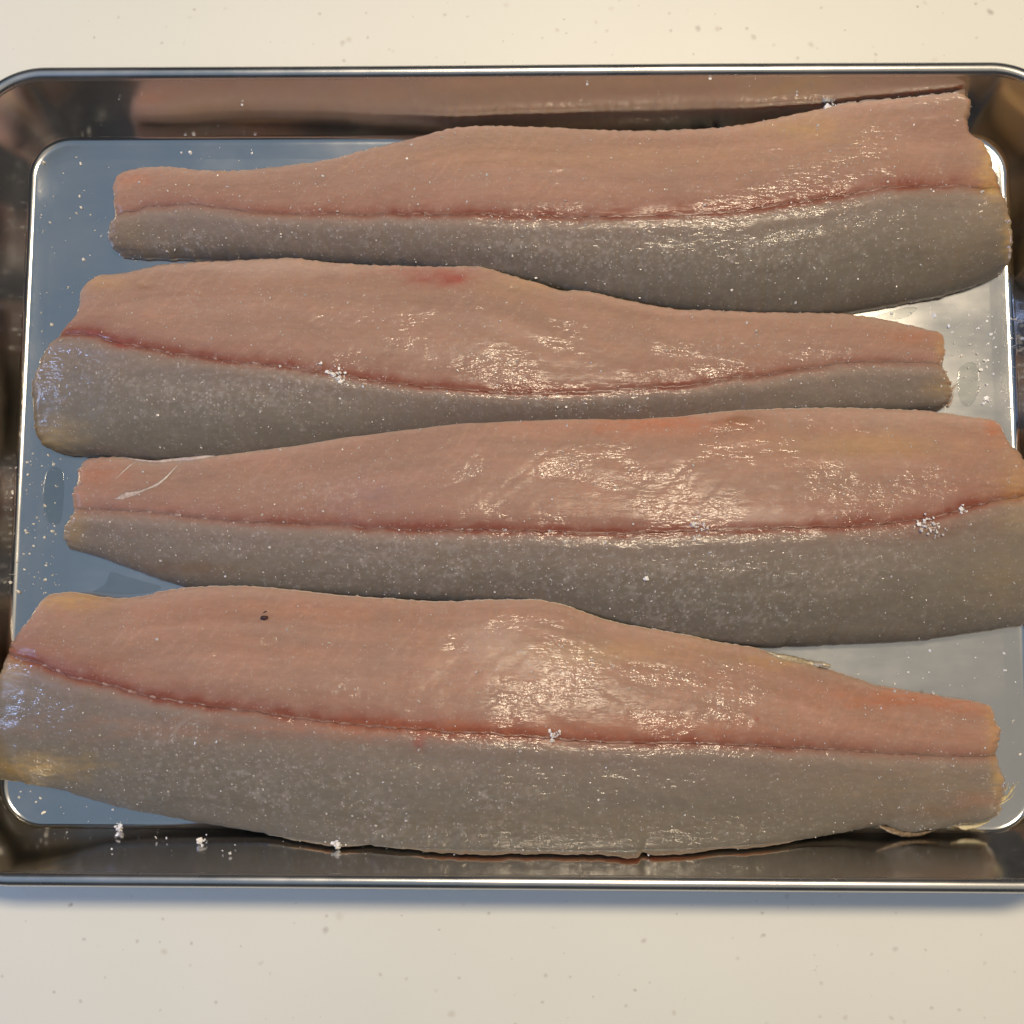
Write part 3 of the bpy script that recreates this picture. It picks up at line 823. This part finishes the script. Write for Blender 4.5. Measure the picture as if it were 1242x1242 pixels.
clump(steel_pt(244, 1021), .0008, 10, 'middle salt clump on the front wall of the tray', .0004)
clump(on(3, [(409, 1022)])[0], .0009, 12, 'salt clump on the lower edge of the front fillet, above the wall', .0004)
clump(steel_pt(1195, 487), .0010, 13, 'salt clump on the bare steel right of the second fillet', .0003)
clump(unproj(988, 1176, 0), .0016, 4, 'few white grains standing in for droplet glints on the worktop in front of the tray', .00022)  # white grains put in for the glints of small water droplets

# ------------------------------------------------------------------ dark fleck on the front fillet
def blob(name, p, r, mat, label, cat, seed):
    V, fc = [], []
    nr, na = 6, 14
    for i in range(nr + 1):
        for a in range(na):
            th = math.pi / 2 * i / nr; ph = 2 * math.pi * a / na
            q = 1 + .4 * float(vnoise(2 * math.cos(ph) + 5, 2 * math.sin(ph) + 3 * th, seed))
            V.append((r * q * math.cos(th) * math.cos(ph), r * q * .75 * math.cos(th) * math.sin(ph), r * .5 * math.sin(th)))
    for i in range(nr):
        for a in range(na):
            b = (a + 1) % na
            fc.append((i * na + a, i * na + b, (i + 1) * na + b, (i + 1) * na + a))
    o = link(name, V, fc, mat)
    o.location = p
    tag(o, label, cat)
    return o
bl = blob('blood_clot', on(3, [(321, 749)])[0], .00105, M_DARK, 'tiny dark blood clot on the upper left of the front fillet', 'blood clot', 5)
pb = on(3, [(320, 743), (321.5, 741), (323.5, 741)])
ribbon('clot_tail', [pb[0], pb[1], pb[2]], [.00012, .0002, .00012], M_DARK, bl, np.array(bl.location), .00002, .00012)

# ------------------------------------------------------------------ brine on the steel
def puddle(outline, hgt, label):
    c = resample(outline + outline[:1], 61)[:-1]
    p = steel_pt(c[:, 0], c[:, 1]); m = p.mean(0)
    V, fc = [], []
    fr = [1, .985, .95, .88, .75, .55, .3]
    zz = [0, .35, .6, .8, .92, .98, 1]
    for f_, z_ in zip(fr, zz):
        V += list((p - m) * np.array([f_, f_, 1]) + np.array([0, 0, .00003 + hgt * z_]))
    n = len(p)
    for k in range(len(fr) - 1):
        for i in range(n):
            j = (i + 1) % n
            fc.append((k * n + i, k * n + j, (k + 1) * n + j, (k + 1) * n + i))
    V.append(np.array([0, 0, .00003 + hgt]))
    for i in range(n): fc.append(((len(fr) - 1) * n + i, (len(fr) - 1) * n + (i + 1) % n, len(V) - 1))
    o = link('brine_puddle', V, fc, M_BRINE)
    o.location = m
    tag(o, label, 'brine puddle', 'puddles of brine')
puddle([(1160, 462), (1163, 448), (1172, 440), (1182, 441), (1187, 452), (1187, 470), (1182, 486), (1174, 493), (1166, 489), (1162, 478)], .00022, 'clear brine puddle beside the cut right end of the second fillet')
puddle([(1062, 384), (1080, 378), (1100, 373), (1112, 374), (1104, 382), (1090, 387), (1075, 387)], .00025, 'thin brine puddle between the back fillet and the second fillet')
puddle([(52, 600), (56, 575), (66, 566), (76, 572), (78, 590), (76, 620), (72, 636), (60, 634), (53, 620)], .00012, 'faint clear film on the steel left of the third fillet')  # see-through film that slightly darkens this patch of steel
puddle([(112, 718), (128, 708), (134, 694), (150, 698), (170, 704), (196, 712), (182, 719), (150, 721)], .00012, 'faint brine film in the gap between third and front fillets')
